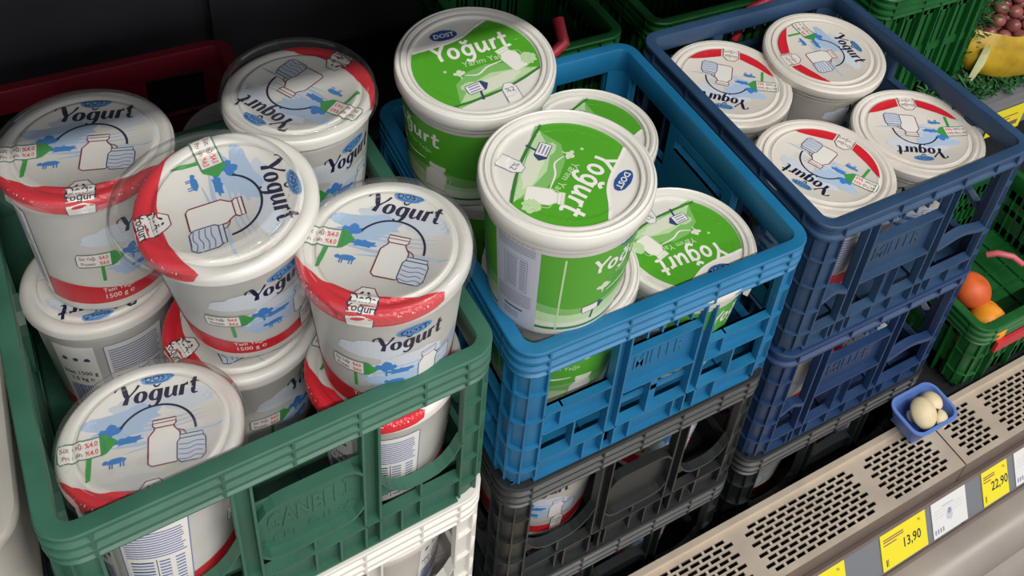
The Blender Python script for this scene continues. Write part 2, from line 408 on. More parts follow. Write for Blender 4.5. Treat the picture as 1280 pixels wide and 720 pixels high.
def body_red_art(h):
    """front label centred on u=0; v from 0 (top) to -h, metres, for radius ~.075"""
    a = Art(); k = h/.128
    def S(x, y): return (x*k, y*k)
    b = Art()
    paint_wash(b, .012, -.062, .075, .04, 11)
    logo(b, .008, -.026, .014, .0052, .03)
    word(b, .004, -.0385, .055, 'navy', 2, rot=.02)
    tree(b, -.014, -.064, .014); cow(b, -.006, -.082, .014); b.ell(-.002, -.07, .012, .003, 'blue', 2, rough=.5, seed=31)
    sign(b, -.041, -.066, .036, .014, -.03, plen=.024)
    jug(b, .022, -.09, .034, 0, 'tblue'); glass(b, .038, -.088, .02)
    # band round the foot
    P = [(.232*(i/40) - .232/2*1.0, 0) for i in range(41)]
    L = .47
    n = 60
    up = [(-L/2 + L*i/n, -.0985 + .0055*math.cos(2*PI*3*i/n*1.0 + PI*0)) for i in range(n+1)]
    for i in range(n):
        (x0, y0), (x1, y1) = up[i], up[i+1]
        b.p.append(([(x0, -.1165), (x1, -.1165), (x1, y1), (x0, y0)], 'red', 2))
    b.text('Tam Yağlı', -.03, -.1035, .0065, 'white', 4, 0, bold=.01); b.text('1500 g ℮', -.03, -.1115, .0075, 'white', 4, 0, bold=.01)
    tagshape(b, .018, .034, -.114, -.088, 'dred', 8, .0008); b.text('Doğal', .026, -.0985, .0045, 'navy', 10); b.text('Yoğurt', .026, -.104, .0045, 'navy', 10)
    # back table
    x0 = -.145
    b.rect(x0, x0+.05, -.116, -.024, 'white', 3); b.rrect(x0, x0+.05, -.116, -.024, .0008, 'tblue', 5, .02)
    rd = random.Random(3)
    for r in range(11):
        yy = -.03 - r*.0028; b.rect(x0+.003, x0+.044 + .003*rd.random(), yy-.0012, yy, 'tblue', 5)
    for r in range(12):
        yy = -.064 - r*.0037; b.rect(x0+.005, x0+.022, yy-.0016, yy, 'tblue' if r % 3 else 'gnavy', 5); b.rect(x0+.026, x0+.034, yy-.0016, yy, 'tblue', 5); b.rect(x0+.038, x0+.045, yy-.0016, yy, 'tblue', 5)
    b.rect(x0+.024, x0+.0246, -.11, -.062, 'gnavy', 6)
    # barcode column
    x1 = -.185
    b.rect(x1-.005, x1+.032, -.1165, -.024, 'white', 3)
    for j, u in enumerate((.002, .012, .022)): b.ell(x1+u+.002, -.04, .0025, .0022, 'gnavy', 5, rough=.5, seed=j)
    b.text('Net 1500 g', x1+.014, -.060, .0068, 'navy', 5, bold=.015); b.text('1.5 kg ℮', x1+.014, -.068, .0068, 'navy', 5, bold=.015)
    x = x1
    while x < x1+.027:
        wd = rd.choice((.0006, .0009, .0014)); b.rect(x, x+wd, -.104, -.074, 'logod', 5); x += wd + rd.choice((.0006, .001))
    # red tag square and small print beside the label
    b.rect(.07, .1, -.038, -.0345, 'tblue', 3)
    for r in range(14):
        b.rect(.07, .1+.01*rd.random(), -.044-r*.0037, -.0424-r*.0037, 'tblue', 3)
    kx = 1 + (k-1)*.3
    a.add(b, lambda x, y: (x*kx, y*k))
    return a
def body_green_art(h):
    a = Art(); k = h/.175; b = Art(); L = .56*1.0; n = 90
    def top(x): return -.030 - .006*abs(math.sin(x/L*PI*9)) 
    def quad(x0, x1, ya, yb, ink, l): b.p.append(([(x0, yb(x0)), (x1, yb(x1)), (x1, ya(x1)), (x0, ya(x0))], ink, l))
    for i in range(n):
        x0, x1 = -L/2+L*i/n, -L/2+L*(i+1)/n
        quad(x0, x1, top, lambda x: -.118 + .006*math.sin(x*40), 'lime', 1)
        quad(x0, x1, lambda x: -.118 + .006*math.sin(x*40), lambda x: -.13 + .004*math.sin(x*50+1), 'lime2', 1)
        quad(x0, x1, lambda x: -.13 + .004*math.sin(x*50+1), lambda x: -.144 + .003*math.sin(x*30), 'lime3', 1)
        quad(x0, x1, lambda x: -.144 + .003*math.sin(x*30), lambda x: -.155, 'lime4', 1)
        quad(x0, x1, lambda x: -.155, lambda x: -.159, 'dlime', 2)
    logo(b, .0, -.033, .014, .008, green=True)
    word(b, .0, -.062, .085, 'white', 3, src=SANS, shear=.03)
    b.text('Yarım Yağlı', .012, -.085, .009, 'lime3', 4, bold=.01)
    tree(b, -.02, -.098, .014, 'lime4', 4); b.rib([(-.015, -.108, .001), (.005, -.104, .003), (.025, -.1, .001)], 'white', 4)
    sign(b, -.028, -.128, .024, .011, .1, 5, 'gnavy', 'gnavy', 'gnavy', False, .02)
    jug(b, .036, -.15, .05, -.1, 'lime3', 'white', 5)
    # pale vertical stripe, nutrition panel and barcode box left of the front
    b.rect(-.0665, -.0645, -.158, -.04, 'lime3', 4)
    x0 = -.138
    b.rect(x0, x0+.05, -.165, -.026, 'panel', 5); rd = random.Random(5)
    for r in range(5): b.rect(x0+.004, x0+.045, -.033-r*.0034, -.0315-r*.0034, 'tgrey', 7)
    b.rrect(x0+.012, x0+.038, -.108, -.055, .0007, 'tgrey', 7, .02)
    for r in range(12): b.rect(x0+.014, x0+.027, -.06-r*.004, -.058-r*.004, 'tgrey', 7); b.rect(x0+.030, x0+.0365, -.06-r*.004, -.058-r*.004, 'tgrey', 7)
    for r in range(6): b.rect(x0+.004, x0+.044, -.114-r*.0036, -.1125-r*.0036, 'tgrey', 7)
    b.rect(x0+.012, x0+.035, -.1415, -.139, 'gnavy', 7)
    for r in range(3): b.rect(x0+.012, x0+.03, -.148-r*.0036, -.1465-r*.0036, 'tgrey', 7)
    x1 = -.20
    b.rect(x1, x1+.034, -.14, -.09, 'lilac', 5); x = x1+.003
    while x < x1+.03:
        wd = rd.choice((.0007, .001, .0016)); b.rect(x, x+wd, -.135, -.095, 'gnavy', 7); x += wd+.0011
    b.text('Yoğurt', x1+.017, -.055, .013, 'lime3', 5, bold=.02)
    word(b, .165, -.062, .085, 'white', 3, src=SANS, shear=.03); b.text('Yarım Yağlı', .177, -.085, .009, 'lime3', 4, bold=.01)
    jug(b, .2, -.15, .05, -.1, 'lime3', 'white', 5)
    a.add(b, lambda x, y: (x*k, y*k))
    return a

def art_faces(bm, art, mapf, step, ink_index, base=0.00022, dl=0.00007):
    layers = {}
    for P, ink, l in art.p: layers.setdefault(l, []).append((P, ink))
    t = bmesh.new(); lay = t.faces.layers.int.new('L')
    seq = t.faces.layers.float.new('S'); cnt = 0
    for l, ps in layers.items():
        for P, ink in ps:
            cnt += 1
            # skip degenerate
            A = sum(P[i][0]*P[(i+1) % len(P)][1] - P[(i+1) % len(P)][0]*P[i][1] for i in range(len(P)))
            if abs(A) < 1e-11: continue
            if A < 0: P = P[::-1]
            try: f = t.faces.new([t.verts.new((x, y, 0)) for x, y in P])
            except Exception: continue
            f.material_index = ink_index(ink); f[lay] = l; f[seq] = (cnt % 97) * 6e-7
    xs = [v.co.x for v in t.verts]; ys = [v.co.y for v in t.verts]
    def cut(axis, lo, hi):
        k = math.ceil(lo/step)
        while k*step < hi:
            co = Vector((0, 0, 0)); co[axis] = k*step; no = Vector((0, 0, 0)); no[axis] = 1
            sel = [f for f in t.faces if min(v.co[axis] for v in f.verts) < k*step - 1e-7 and max(v.co[axis] for v in f.verts) > k*step + 1e-7]
            if sel:
                g = set(sel)
                for f in sel: g.update(f.edges); g.update(f.verts)
                bmesh.ops.bisect_plane(t, geom=list(g), plane_co=co, plane_no=no, dist=1e-8)
            k += 1
    cut(0, min(xs), max(xs))
    if mapf.both: cut(1, min(ys), max(ys))
    vm = {}
    for f in t.faces:
        L = f[lay]; vs = []
        for v in f.verts:
            vs.append(bm.verts.new(mapf(v.co.x, v.co.y, base + dl*L + f[seq])))
        try:
            nf = bm.faces.new(vs); nf.material_index = f.material_index
        except Exception: pass
    t.free()

class LidMap:
    both = True
    def __init__(s, R, prof, skirt=None): s.R, s.prof = R, prof
    def __call__(s, x, y, o):
        r = math.hypot(x, y); R = s.R
        if r > R:
            k = R/r; return (x*k*(1 + (o+.0004)/R), y*k*(1 + (o+.0004)/R), s.prof[-1][1] - (r - R))
        z = s.prof[-1][1]
        for (r0, z0), (r1, z1) in zip(s.prof, s.prof[1:]):
            if r0 <= r <= r1: z = z0 + (z1-z0)*(r-r0)/max(1e-9, r1-r0); break
        if r > .68*R: o += .0005
        if r > .93*R: k = 1 + .0005/R; x, y = x*k, y*k
        return (x, y, z + o)
class BodyMap:
    both = False
    def __init__(s, rt, rb, zt, zb): s.rt, s.rb, s.zt, s.zb = rt, rb, zt, zb; s.rm = (rt+rb)/2
    def __call__(s, x, y, o):
        k = (y - s.zt)/(s.zb - s.zt); r = s.rt + (s.rb - s.rt)*k + o
        th = x/s.rm - PI/2
        return (r*math.cos(th), r*math.sin(th), y)

def inkset(art):
    names = sorted({i for _, i, _ in art.p}); return names
def scaled(art, k):
    o = Art(); o.add(art, lambda x, y: (x*k, y*k)); return o

TYPES = {}
def build_type(key, R, h, top, skirt, rt, rb, lid_art, body_art, lidm, bodym, step, clear=False, handle=False, foot=.0):
    """top: list of (r, z) of the lid's upper face ending at the outer edge"""
    d = {'h': h, 'R': R}
    bm = bmesh.new()
    lathe(bm, [(0, top[0][1])] + top[1:] + skirt, 96)
    if lid_art:
        names = inkset(lid_art); art_faces(bm, scaled(lid_art, R), LidMap(R, top), .0028, lambda i: 1 + names.index(i))
    else: names = []
    me = mesh_of_art(bm, 96); d['lid'] = me; me.materials.append(lidm); [me.materials.append(INK[n]) for n in names]
    bm = bmesh.new()
    zt = skirt[-1][1] + .004
    z0 = zt
    lathe(bm, [(rt, z0), (rt, z0-.012), (rt-.0012, z0-.014), (rb + (rt-rb)*.06, -h+.008), (rb, -h+.004), (rb-.003, -h), (0, -h)], 96)
    if body_art:
        bn = inkset(body_art); rr = lambda z: rt-.0012 + (rb + (rt-rb)*.06 - rt+.0012)*((z-(z0-.014))/(-h+.008-(z0-.014)))
        art_faces(bm, body_art, BodyMap(rr(z0), rr(-h), z0, -h), .005, lambda i: 1 + bn.index(i), base=.0003)
    else: bn = []
    me = mesh_of_art(bm, 96); d['body'] = me; me.materials.append(bodym); [me.materials.append(INK[n]) for n in bn]
    if clear:
        bm = bmesh.new(); R2 = R*1.012
        lathe(bm, [(0, .0035), (R*.78, .0035), (R*.8, .0052), (R*.84, .0055), (R*.86, .0042), (R*.9, .0042), (R*.92, .0068), (R*.97, .0066), (R2-.0005, .003), (R2, -.004), (R2, -.0105), (R2+.003, -.012)], 96)
        me = mesh_of(bm, 50); me.materials.append(CLEAR); d['clear_cap'] = me
    if handle:
        bm = bmesh.new(); pts = []
        Rh = R*1.012
        for i in range(33):
            t = PI*i/32; drop = math.sin(t)*.012
            pts.append((Rh*math.cos(t), Rh*math.sin(t)*1.0, -.026 - drop))
        tube(bm, pts, .0022, 8, flat=1.0)
        for sx in (-1, 1): box(bm, sx*Rh-.004, sx*Rh+.002 if sx > 0 else sx*Rh+.004, -.006, .006, -.034, -.02)
        me = mesh_of(bm, 50); me.materials.append(lidm); d['handle'] = me
    TYPES[key] = d
def mesh_of_art(bm, n):
    me = bpy.data.meshes.new('m'); bm.normal_update()
    bm.to_mesh(me); bm.free(); me.shade_smooth()
    try: me.set_sharp_from_angle(angle=math.radians(38))
    except Exception: pass
    return me

RG = .079
topG = [(r_*RG/.084, z_) for r_, z_ in [(0, -.0022), (.060, -.0022), (.0625, -.0006), (.0650, -.0006), (.0670, -.0026), (.0700, -.0028), (.0725, -.0008), (.0770, -.0002), (.0810, -.0012), (.0833, -.0034), (.084, -.006)]]
skG = [(.079, -.0135), (.0776, -.0148), (.0755, -.0148)]
build_type('red', RG, .182, topG, skG, .0745, .0615, red_lid_art(True), body_red_art(.182), WHITE, WHITE, .004, clear=True)
RB = .092
topB = [(0, -.0065), (.0742, -.0065), (.0752, -.0024), (.0774, -.0020), (.0786, -.0044), (.0802, -.0044), (.0815, -.0010), (.0845, 0), (.0860, -.0026), (.0878, -.0026), (.0893, -.0012), (.0908, -.002), (.092, -.005)]
skB = [(.092, -.017), (.0905, -.019), (.0885, -.019), (.0885, -.026), (.0872, -.028), (.085, -.028)]
build_type('green', RB, .182, topB, skB, .0850, .0715, scaled(green_lid_art(), 1.045), body_green_art(.182), WHITE, WHITE, .005, handle=True)

topN = [(0, -.0025), (.0700, -.0025), (.073, -.0012), (.0755, -.0028), (.0785, -.0028), (.081, -.0006), (.0845, 0), (.086, -.0022), (.0885, -.0022), (.0905, -.0008), (.0955, -.0012), (.0980, -.004)]
skN = [(.0980, -.015), (.096, -.018), (.0915, -.018), (.0915, -.026), (.0895, -.028), (.087, -.028)]
build_type('white', .0980, .185, topN, skN, .0870, .0740, red_lid_art(False), body_red_art(.185), WHITE2, WHITE2, .005, handle=True)

def bucket(key, label, loc, tilt=(0, 0), lid_rot=0, body_rot=0, group=None, cap_shift=None, parts=False, cap=True, handle_rot=0):
    """loc = centre of the lid's top; tilt = x,y of the lid's normal; lid_rot degrees of the reading direction; body_rot: world angle the label faces"""
    d = TYPES[key]
    nrm = Vector((tilt[0], tilt[1], 1)).normalized()
    q = Vector((0, 0, 1)).rotation_difference(nrm)
    base = Vector(loc) - nrm * d['h']
    t = thing('yogurt_bucket', label, 'yogurt bucket', base, q.to_euler(), group)
    def part(nm, me, rz, z=None, off=(0, 0)):
        o = bpy.data.objects.new(nm, me); COL.objects.link(o); o.parent = t
        o.location = (off[0], off[1], d['h'] if z is None else z); o.rotation_euler = (0, 0, math.radians(rz)); return o
    part('body', d['body'], body_rot + 90)
    part('lid', d['lid'], lid_rot)
    if 'clear_cap' in d and cap:
        c = part('clear_cap', d['clear_cap'], lid_rot*1.7 + 20, off=cap_shift[:2] if cap_shift else (0, 0), z=d['h'] + (cap_shift[2] if cap_shift else 0))
        if cap_shift and len(cap_shift) > 3: c.rotation_euler[0], c.rotation_euler[1] = cap_shift[3], cap_shift[4]
        c['label'] = 'clear see-through overcap'
    if 'handle' in d and parts: part('handle', d['handle'], handle_rot)
    return t

# ------------------------------------------------------------ crates
def ring_path(W, D, R, n=7):
    out = []
    for cx, cy, a in ((R, R, PI), (W-R, R, 1.5*PI), (W-R, D-R, 0), (R, D-R, .5*PI)):
        for i in range(n+1):
            t = a + (PI/2)*i/n; out.append(((cx + R*math.cos(t), cy + R*math.sin(t)), (math.cos(t), math.sin(t))))
    return out
def sweep(bm, path, prof, closed_path=True, mi=0):
    rings = []
    for (p, n_) in path:
        rings.append([bm.verts.new((p[0]-n_[0]*d, p[1]-n_[1]*d, z)) for d, z in prof])
    m = len(prof); N = len(rings)
    for i in range(N if closed_path else N-1):
        a, b = rings[i], rings[(i+1) % N]
        for j in range(m):
            bm.faces.new((a[j], b[j], b[(j+1) % m], a[(j+1) % m])).material_index = mi
    if not closed_path:
        bm.faces.new(rings[0]); bm.faces.new(rings[-1][::-1])
def text_solid(bm, s, size, depth, f, bold=.0, sx=1):
    """raised letters; f(u, v, n) places them"""
    for P in text_tris(s, bold):
        P = [(u*size*sx, v*size) for u, v in P]
        top = [bm.verts.new(f(u, v, depth)) for u, v in P]; bot = [bm.verts.new(f(u, v, 0)) for u, v in P]
        bm.faces.new(top)
        for i in range(len(P)):
            j = (i+1) % len(P); bm.faces.new((bot[i], bot[j], top[j], top[i]))
def crate(label, m, x, y, z, W, D, H, rot=0, style='A', word_=None, group=None, rim_h=.042, category='crate', name='plastic_crate'):
    """x, y, z: front left corner of the rim's top"""
    t = thing(name, label, category, (x, y, z-H), (0, 0, rot), group)
    R = .030; zt = H
    # rim
    bm = bmesh.new(); path = ring_path(W, D, R)
    e = rim_h
    if style == 'N': e = .032
    prof = [(.0012, 0), (0, -.0015), (0, -.0045), (.0045, -.0065), (.0045, -.0125), (0, -.0145), (0, -.0185), (.0045, -.0205), (.0045, -.0265), (0, -.0285), (0, -.0325), (.0045, -.0345), (.0045, -.0385), (.001, -.0405), (.001, -e), (.0135, -e), (.0165, -.030), (.0172, -.003), (.0158, -.0005), (.0145, 0)]
    if style == 'N': prof = [(.0012, 0), (0, -.0015), (0, -.0055), (.005, -.0075), (.005, -.020), (0, -.022), (0, -.026), (.004, -.028), (.004, -e), (.0135, -e), (.0165, -.024), (.0172, -.003), (.0158, -.0005), (.0145, 0)]
    prof = [(a, zt+b) for a, b in prof]
    sweep(bm, path, prof)
    for u in (.09, .34, .49, .64, .8, .91):
        for Y0, sg in ((0, 1), (D, -1)):
            ys = sorted((Y0 + sg*.0002, Y0 + sg*.006)); box(bm, W*u-.0013, W*u+.0013, ys[0], ys[1], zt-e+.001, zt-.003)
    for u in (.1, .3, .5, .7, .9):
        for X0, sg in ((0, 1), (W, -1)):
            xs = sorted((X0 + sg*.0002, X0 + sg*.006)); box(bm, xs[0], xs[1], D*u-.0013, D*u+.0013, zt-e+.001, zt-.003)
    link('rim', mesh_of(bm, 35), m, t)
    # corner posts
    cw = .038
    for k in range(4):
        bm = bmesh.new(); n = 8
        seg = path[k*n:(k+1)*n]
        s0 = seg[0]; s1 = seg[-1]
        # straight extensions along the walls
        d0 = Vector((-s0[1][1], s0[1][0])); d1 = Vector((-s1[1][1], s1[1][0]))
        e0 = ((s0[0][0] - d0.x*(cw-R), s0[0][1] - d0.y*(cw-R)), s0[1]); e1 = ((s1[0][0] + d1.x*(cw-R), s1[0][1] + d1.y*(cw-R)), s1[1])
        seg = [e0] + seg + [e1]
        sweep(bm, seg, [(.006, zt-e+.002), (.006, .012), (.0095, .001), (.0125, .001), (.0135, zt-e+.002)], False)
        for zz in (zt-e-.035, zt-e-.085, zt-e-.135, zt-e-.18):
            if zz > .02: sweep(bm, seg, [(.0010, zz+.0015), (.0010, zz-.0005), (.0065, zz-.0015), (.0065, zz+.0015)], False)
        for i in (0, 3, 6, 9):
            p, nn = seg[i]; tt = (-nn[1]*.0012, nn[0]*.0012)
            def F(a, b, c, p=p, nn=nn, tt=tt): return (p[0]-nn[0]*b+tt[0]*a, p[1]-nn[1]*b+tt[1]*a, c)
            box(bm, -1, 1, .0012, .007, .012, zt-e+.001, f=F)
        link('corner_post', mesh_of(bm, 35), m, t)
    # walls
    for side in range(4):
        bm = bmesh.new()
        L = W if side in (0, 2) else D
        if side == 0: F = lambda u, n, z: (u, n, z)
        elif side == 1: F = lambda u, n, z: (W-n, u, z)
        elif side == 2: F = lambda u, n, z: (W-u, D-n, z)
        else: F = lambda u, n, z: (n, D-u, z)
        B = lambda u0, u1, z0, z1, n0=.0115, n1=.0145: box(bm, u0, u1, n0, n1, zt+z0, zt+z1, f=F)
        def S(ua, ub, za, zb, ta, tb, n0=.0115, n1=.0145):
            P = [(ua, za), (ub, zb), (ub, tb), (ua, ta)]
            v0 = [bm.verts.new(F(u, n0, zt+z)) for u, z in P]; v1 = [bm.verts.new(F(u, n1, zt+z)) for u, z in P]
            bm.faces.new(v0); bm.faces.new(v1[::-1])
            for i in range(4): bm.faces.new((v0[i], v0[(i+1) % 4], v1[(i+1) % 4], v1[i]))
        fl = -(H-.001)
        u0, u3 = cw, L-cw; pa, pb = L*.34, L*.64
        if style in ('A', 'A2'): pa, pb = L*.372, L*.665
        if style == 'P':
            # produce crate: narrow slits
            n = int(L/.022); B(u0, u3, -.062, -e); B(u0, u3, fl, fl+.03); B(u0, u3, fl*.55-.008, fl*.55+.008, .009, .0145)
            for i in range(n+1):
                u = u0 + (u3-u0)*i/n; B(u-.0055, u+.0055, fl, -e)
            for i in range(5):
                u = u0 + (u3-u0)*(i+.5)/5; B(u-.0015, u+.0015, fl, -e, .002, .0145)
        elif style == 'N':
            pa, pb = L*.235, L*.62
            for pc in (pa, pb):
                B(pc-.008, pc+.010, fl, -e)
                for q in (-.008, .010): B(pc+q-.0013, pc+q+.0013, fl+.006, -e+.001, .0012, .0118)
            fb = .050
            B(u0, u3, fl, fl+fb-.012); B(u0, u3, fl+fb-.014, fl+fb-.011, .0012, .0145); B(u0, u3, fl, fl+.003, .004, .0145)
            for i in range(1, 8): B(u0+(u3-u0)*i/8-.0012, u0+(u3-u0)*i/8+.0012, fl+.002, fl+fb-.012, .003, .0118)
            for (a, b, sgn) in ((u0, pa-.008, 1), (pb+.010, u3, 1)):
                nn = 10
                for i in range(nn):
                    ua, ub = a+(b-a)*i/nn, a+(b-a)*(i+1)/nn
                    p_, q_ = [.010*(1-math.cos(2*PI*(j/nn)))/2 for j in (i, i+1)]
                    S(ua, ub, -.157+p_, -.157+q_, -.149+p_, -.149+q_, .0012, .0145)
            ca, cb = pa+.010, pb-.008
            B(ca, cb, -.146, -.072); B(ca, cb, -.0745, -.071, .0012, .0145); B(ca, cb, -.149, -.1455, .0012, .0145)
            for i in range(1, 6): B(ca+(cb-ca)*i/6-.0012, ca+(cb-ca)*i/6+.0012, -.040, -e+.002, .002, .0118)
            mid = (ca+cb)/2; B(mid-.012, mid+.012, fl+fb-.012, -.147); B(mid-.0133, mid-.012, fl+fb-.012, -.147, .002, .0145); B(mid+.012, mid+.0133, fl+fb-.012, -.147, .002, .0145)
            if word_ and side in (0, 2):
                text_solid(bm, word_, .034, .0012, lambda u, v, d: F(mid+u, .0116-d, zt-.121+v), bold=.02, sx=(cb-ca)*.8/(len(word_)*.62*.034))
        else:
            # double posts
            pw = .009
            for pc in (pa, pb):
                B(pc-.009, pc+.009, fl, -e)
                for q in (-.008, .008): B(pc+q-.0013, pc+q+.0013, fl+.006, -e+.001, .0012, .0118)
            # foot band
            fb = .052 if style == 'B' else .058
            B(u0, u3, fl, fl+fb-.008); B(u0, u3, fl+fb-.010, fl+fb-.0075, .0012, .0145); B(u0, u3, fl, fl+.003, .004, .0145)
            nf = 5
            for i in range(1, nf): B(u0+(u3-u0)*i/nf-.0012, u0+(u3-u0)*i/nf+.0012, fl+.002, fl+fb-.008, .003, .0118)
            ms = -.120 if style == 'B' else -.172
            me_ = -.158 if style == 'B' else -.182
            # side bays: bar with arched upper edge (style A) or straight ledge (style B)
            for (a, b) in ((u0, pa-.009), (pb+.009, u3)):
                if b - a < .02: continue
                if style == 'B':
                    B(a, b, me_, ms); B(a, b, ms-.0025, ms, .0012, .0145); B(a, b, me_, me_+.0025, .0012, .0145)
                    B((a+b)/2-.0013, (a+b)/2+.0013, fl+fb-.008, me_+.001, .002, .0145)
                    B(a+(b-a)*.28-.0013, a+(b-a)*.28+.0013, me_, ms, .004, .0118)
                else:
                    nn = 10
                    for i in range(nn):
                        ua, ub = a+(b-a)*i/nn, a+(b-a)*(i+1)/nn
                        p_, q_ = [.036*abs(2*j/nn-1)**3 for j in (i, i+1)]
                        S(ua, ub, me_, me_, ms+p_, ms+q_); S(ua, ub, ms+p_-.003, ms+q_-.003, ms+p_+.0005, ms+q_+.0005, .0012, .0145)
                    B((a+b)/2-.0013, (a+b)/2+.0013, fl+.01, me_+.001, .003, .0145)
            # centre bay with maker's panel
            ca, cb = pa+.009, pb-.009
            if style == 'B':
                B(ca, cb, -.145, -.075); B(ca, cb, -.0775, -.075, .0012, .0145); B(ca, cb, -.147, -.1445, .0012, .0145)
                B(ca, cb, -.056, -e)
                for i in range(1, 5): B(ca+(cb-ca)*i/5-.0012, ca+(cb-ca)*i/5+.0012, -.056, -e+.002, .002, .0118)
                B(ca, cb, -.185, -.176)
                B((ca+cb)/2-.009, (ca+cb)/2+.009, fl+fb-.008, -.146); B((ca+cb)/2-.0103, (ca+cb)/2-.009, fl+fb-.008, -.146, .002, .0145)
                wy, wh = -.122, .034
            else:
                B(ca, cb, -.182, -.092)
                nn = 12
                for i in range(nn):
                    ua, ub = ca+(cb-ca)*i/nn, ca+(cb-ca)*(i+1)/nn; p_, q_ = [.016*abs(2*j/nn-1)**7 for j in (i, i+1)]
                    S(ua, ub, -.0945-p_, -.0945-q_, -.090-p_, -.090-q_, .0012, .0145)
                    S(ua, ub, -.184+p_, -.184+q_, -.179+p_, -.179+q_, .0012, .0118)
                B(ca, cb, -.056, -e)
                B((ca+cb)/2-.0013, (ca+cb)/2+.0013, fl+.01, -.18, .003, .0145)
                wy, wh = -.146, .040
            if word_ and side in (0, 2):
                c = (ca+cb)/2
                text_solid(bm, word_, wh, .0012, lambda u, v, d: F(c+u, .0116-d, zt+wy+v), bold=.02, sx=(cb-ca)*.85/(len(word_)*.62*wh))
                if style != 'B':
                    text_solid(bm, 'SÜT GIDA', wh*.42, .0010, lambda u, v, d: F(c+u, .0116-d, zt+wy-.022+v), bold=.01, sx=1.25)
        link('side_wall', mesh_of(bm, 30), m, t)
    bm = bmesh.new(); a = .012
    n = 7
    box(bm, a, W-a, a, D-a, .001, .0035)
    for i in range(n+1):
        u = a + (W-2*a-.003)*i/n; box(bm, u, u+.003, a, D-a, .0035, .009)
        v = a + (D-2*a-.003)*i/n; box(bm, a, W-a, v, v+.003, .0035, .008)
    link('base_grid', mesh_of(bm), m, t)
    return t

M_GREEN = mat('crate_green', '#356350', .42, .45, .16, 14, .08, 150)
M_BLUE = mat('crate_blue', '#196a96', .4, .5, .14, 12, .08, 150)
M_NAVY = mat('crate_navy', '#2c4766', .45, .45, .15, 12, .08, 150)
M_NAVY2 = mat('crate_deep_blue', '#1d385f', .4, .5, .14, 12, .08, 150)
M_BLACK = mat('crate_black', '#1f2424', .38, .5, .2, 12, .08, 150)
M_WHITEC = mat('crate_white', '#d9d6cf', .45, .45, .06, 12, .06, 150)
M_RED = mat('crate_red', '#8f1c2c', .45, .45, .15, 12)
M_PROD = mat('crate_leaf_green', '#145a26', .45, .45, .25, 18, .1, 120)
M_DARKN = mat('crate_dark_slate', '#252b36', .45, .45, .2, 12)
M_STEEL = mat('grille_beige_metal', '#c6b8a6', .42, .5, .08, 20, .03, 300, metal=.35)
M_STEEL2 = mat('rail_brown_metal', '#7c6f68', .45, .5, .08, 20, metal=.3)
M_RAIL = mat('rail_grey', '#74777c', .4)
M_BUMP = mat('bumper_grey', '#9c948d', .38, .5, .1, 8, metal=.25)
M_DARK = mat('dark_plate', '#141519', .6, .4, .2, 6)
M_WALL = mat('cooler_back_grey', '#414247', .55, .4, .25, 3)
M_DECK = mat('deck_dark', '#33353a', .5, .4, .2, 8, metal=.3)
M_FLOOR = mat('floor_tile', '#9a8b7d', .4, .4, .12, 5)

H = .2561; CW, CD = .4, .4404
GA = .044; GX, GY, GZ = -.0250, -.004, .0468; GW = .4076
gfl = (GX - math.cos(GA)*GW, GY - math.sin(GA)*GW)
NX, NY, NZ = .4215, .004, -.0005

# ------------------------------------------------------------ setting
def struct(name, bm, m, loc=None):
    o = link(name, mesh_of(bm), m); o['kind'] = 'structure'; return o
bm = bmesh.new(); box(bm, -1.6, 2.6, -.028, 1.02, -.80, -.775); struct('floor_deck', bm, M_DECK)
bm = bmesh.new(); box(bm, -2.5, 4, -3.2, -.12, -1.42, -1.4); struct('floor', bm, M_FLOOR)
bm = bmesh.new()
box(bm, -1.6, 2.6, 1.02, 1.05, -.8, 1.3)
for i in range(9): box(bm, -1.6+.5*i, -1.6+.5*i+.475, 1.0, 1.02, -.78, .02)
for i in range(9): box(bm, -1.6+.5*i, -1.6+.5*i+.475, 1.0, 1.02, .05, .9)
struct('wall_back', bm, M_WALL)
bm = bmesh.new(); box(bm, -1.6, 2.6, -.38, 1.02, 1.02, 1.05); box(bm, -1.6, 2.6, -.39, -.37, 1.0, 1.07); struct('trim_canopy', bm, M_WALL)
bm = bmesh.new(); box(bm, -1.62, -1.6, -.2, 1.05, -.8, 1.3); struct('wall_left', bm, M_WALL)
bm = bmesh.new(); box(bm, 2.6, 2.62, -.2, 1.05, -.8, 1.3); struct('wall_right', bm, M_WALL)
bm = bmesh.new(); box(bm, -1.6, 2.6, -.122, -.03, -1.4, -.665); struct('wall_front', bm, M_DARK)

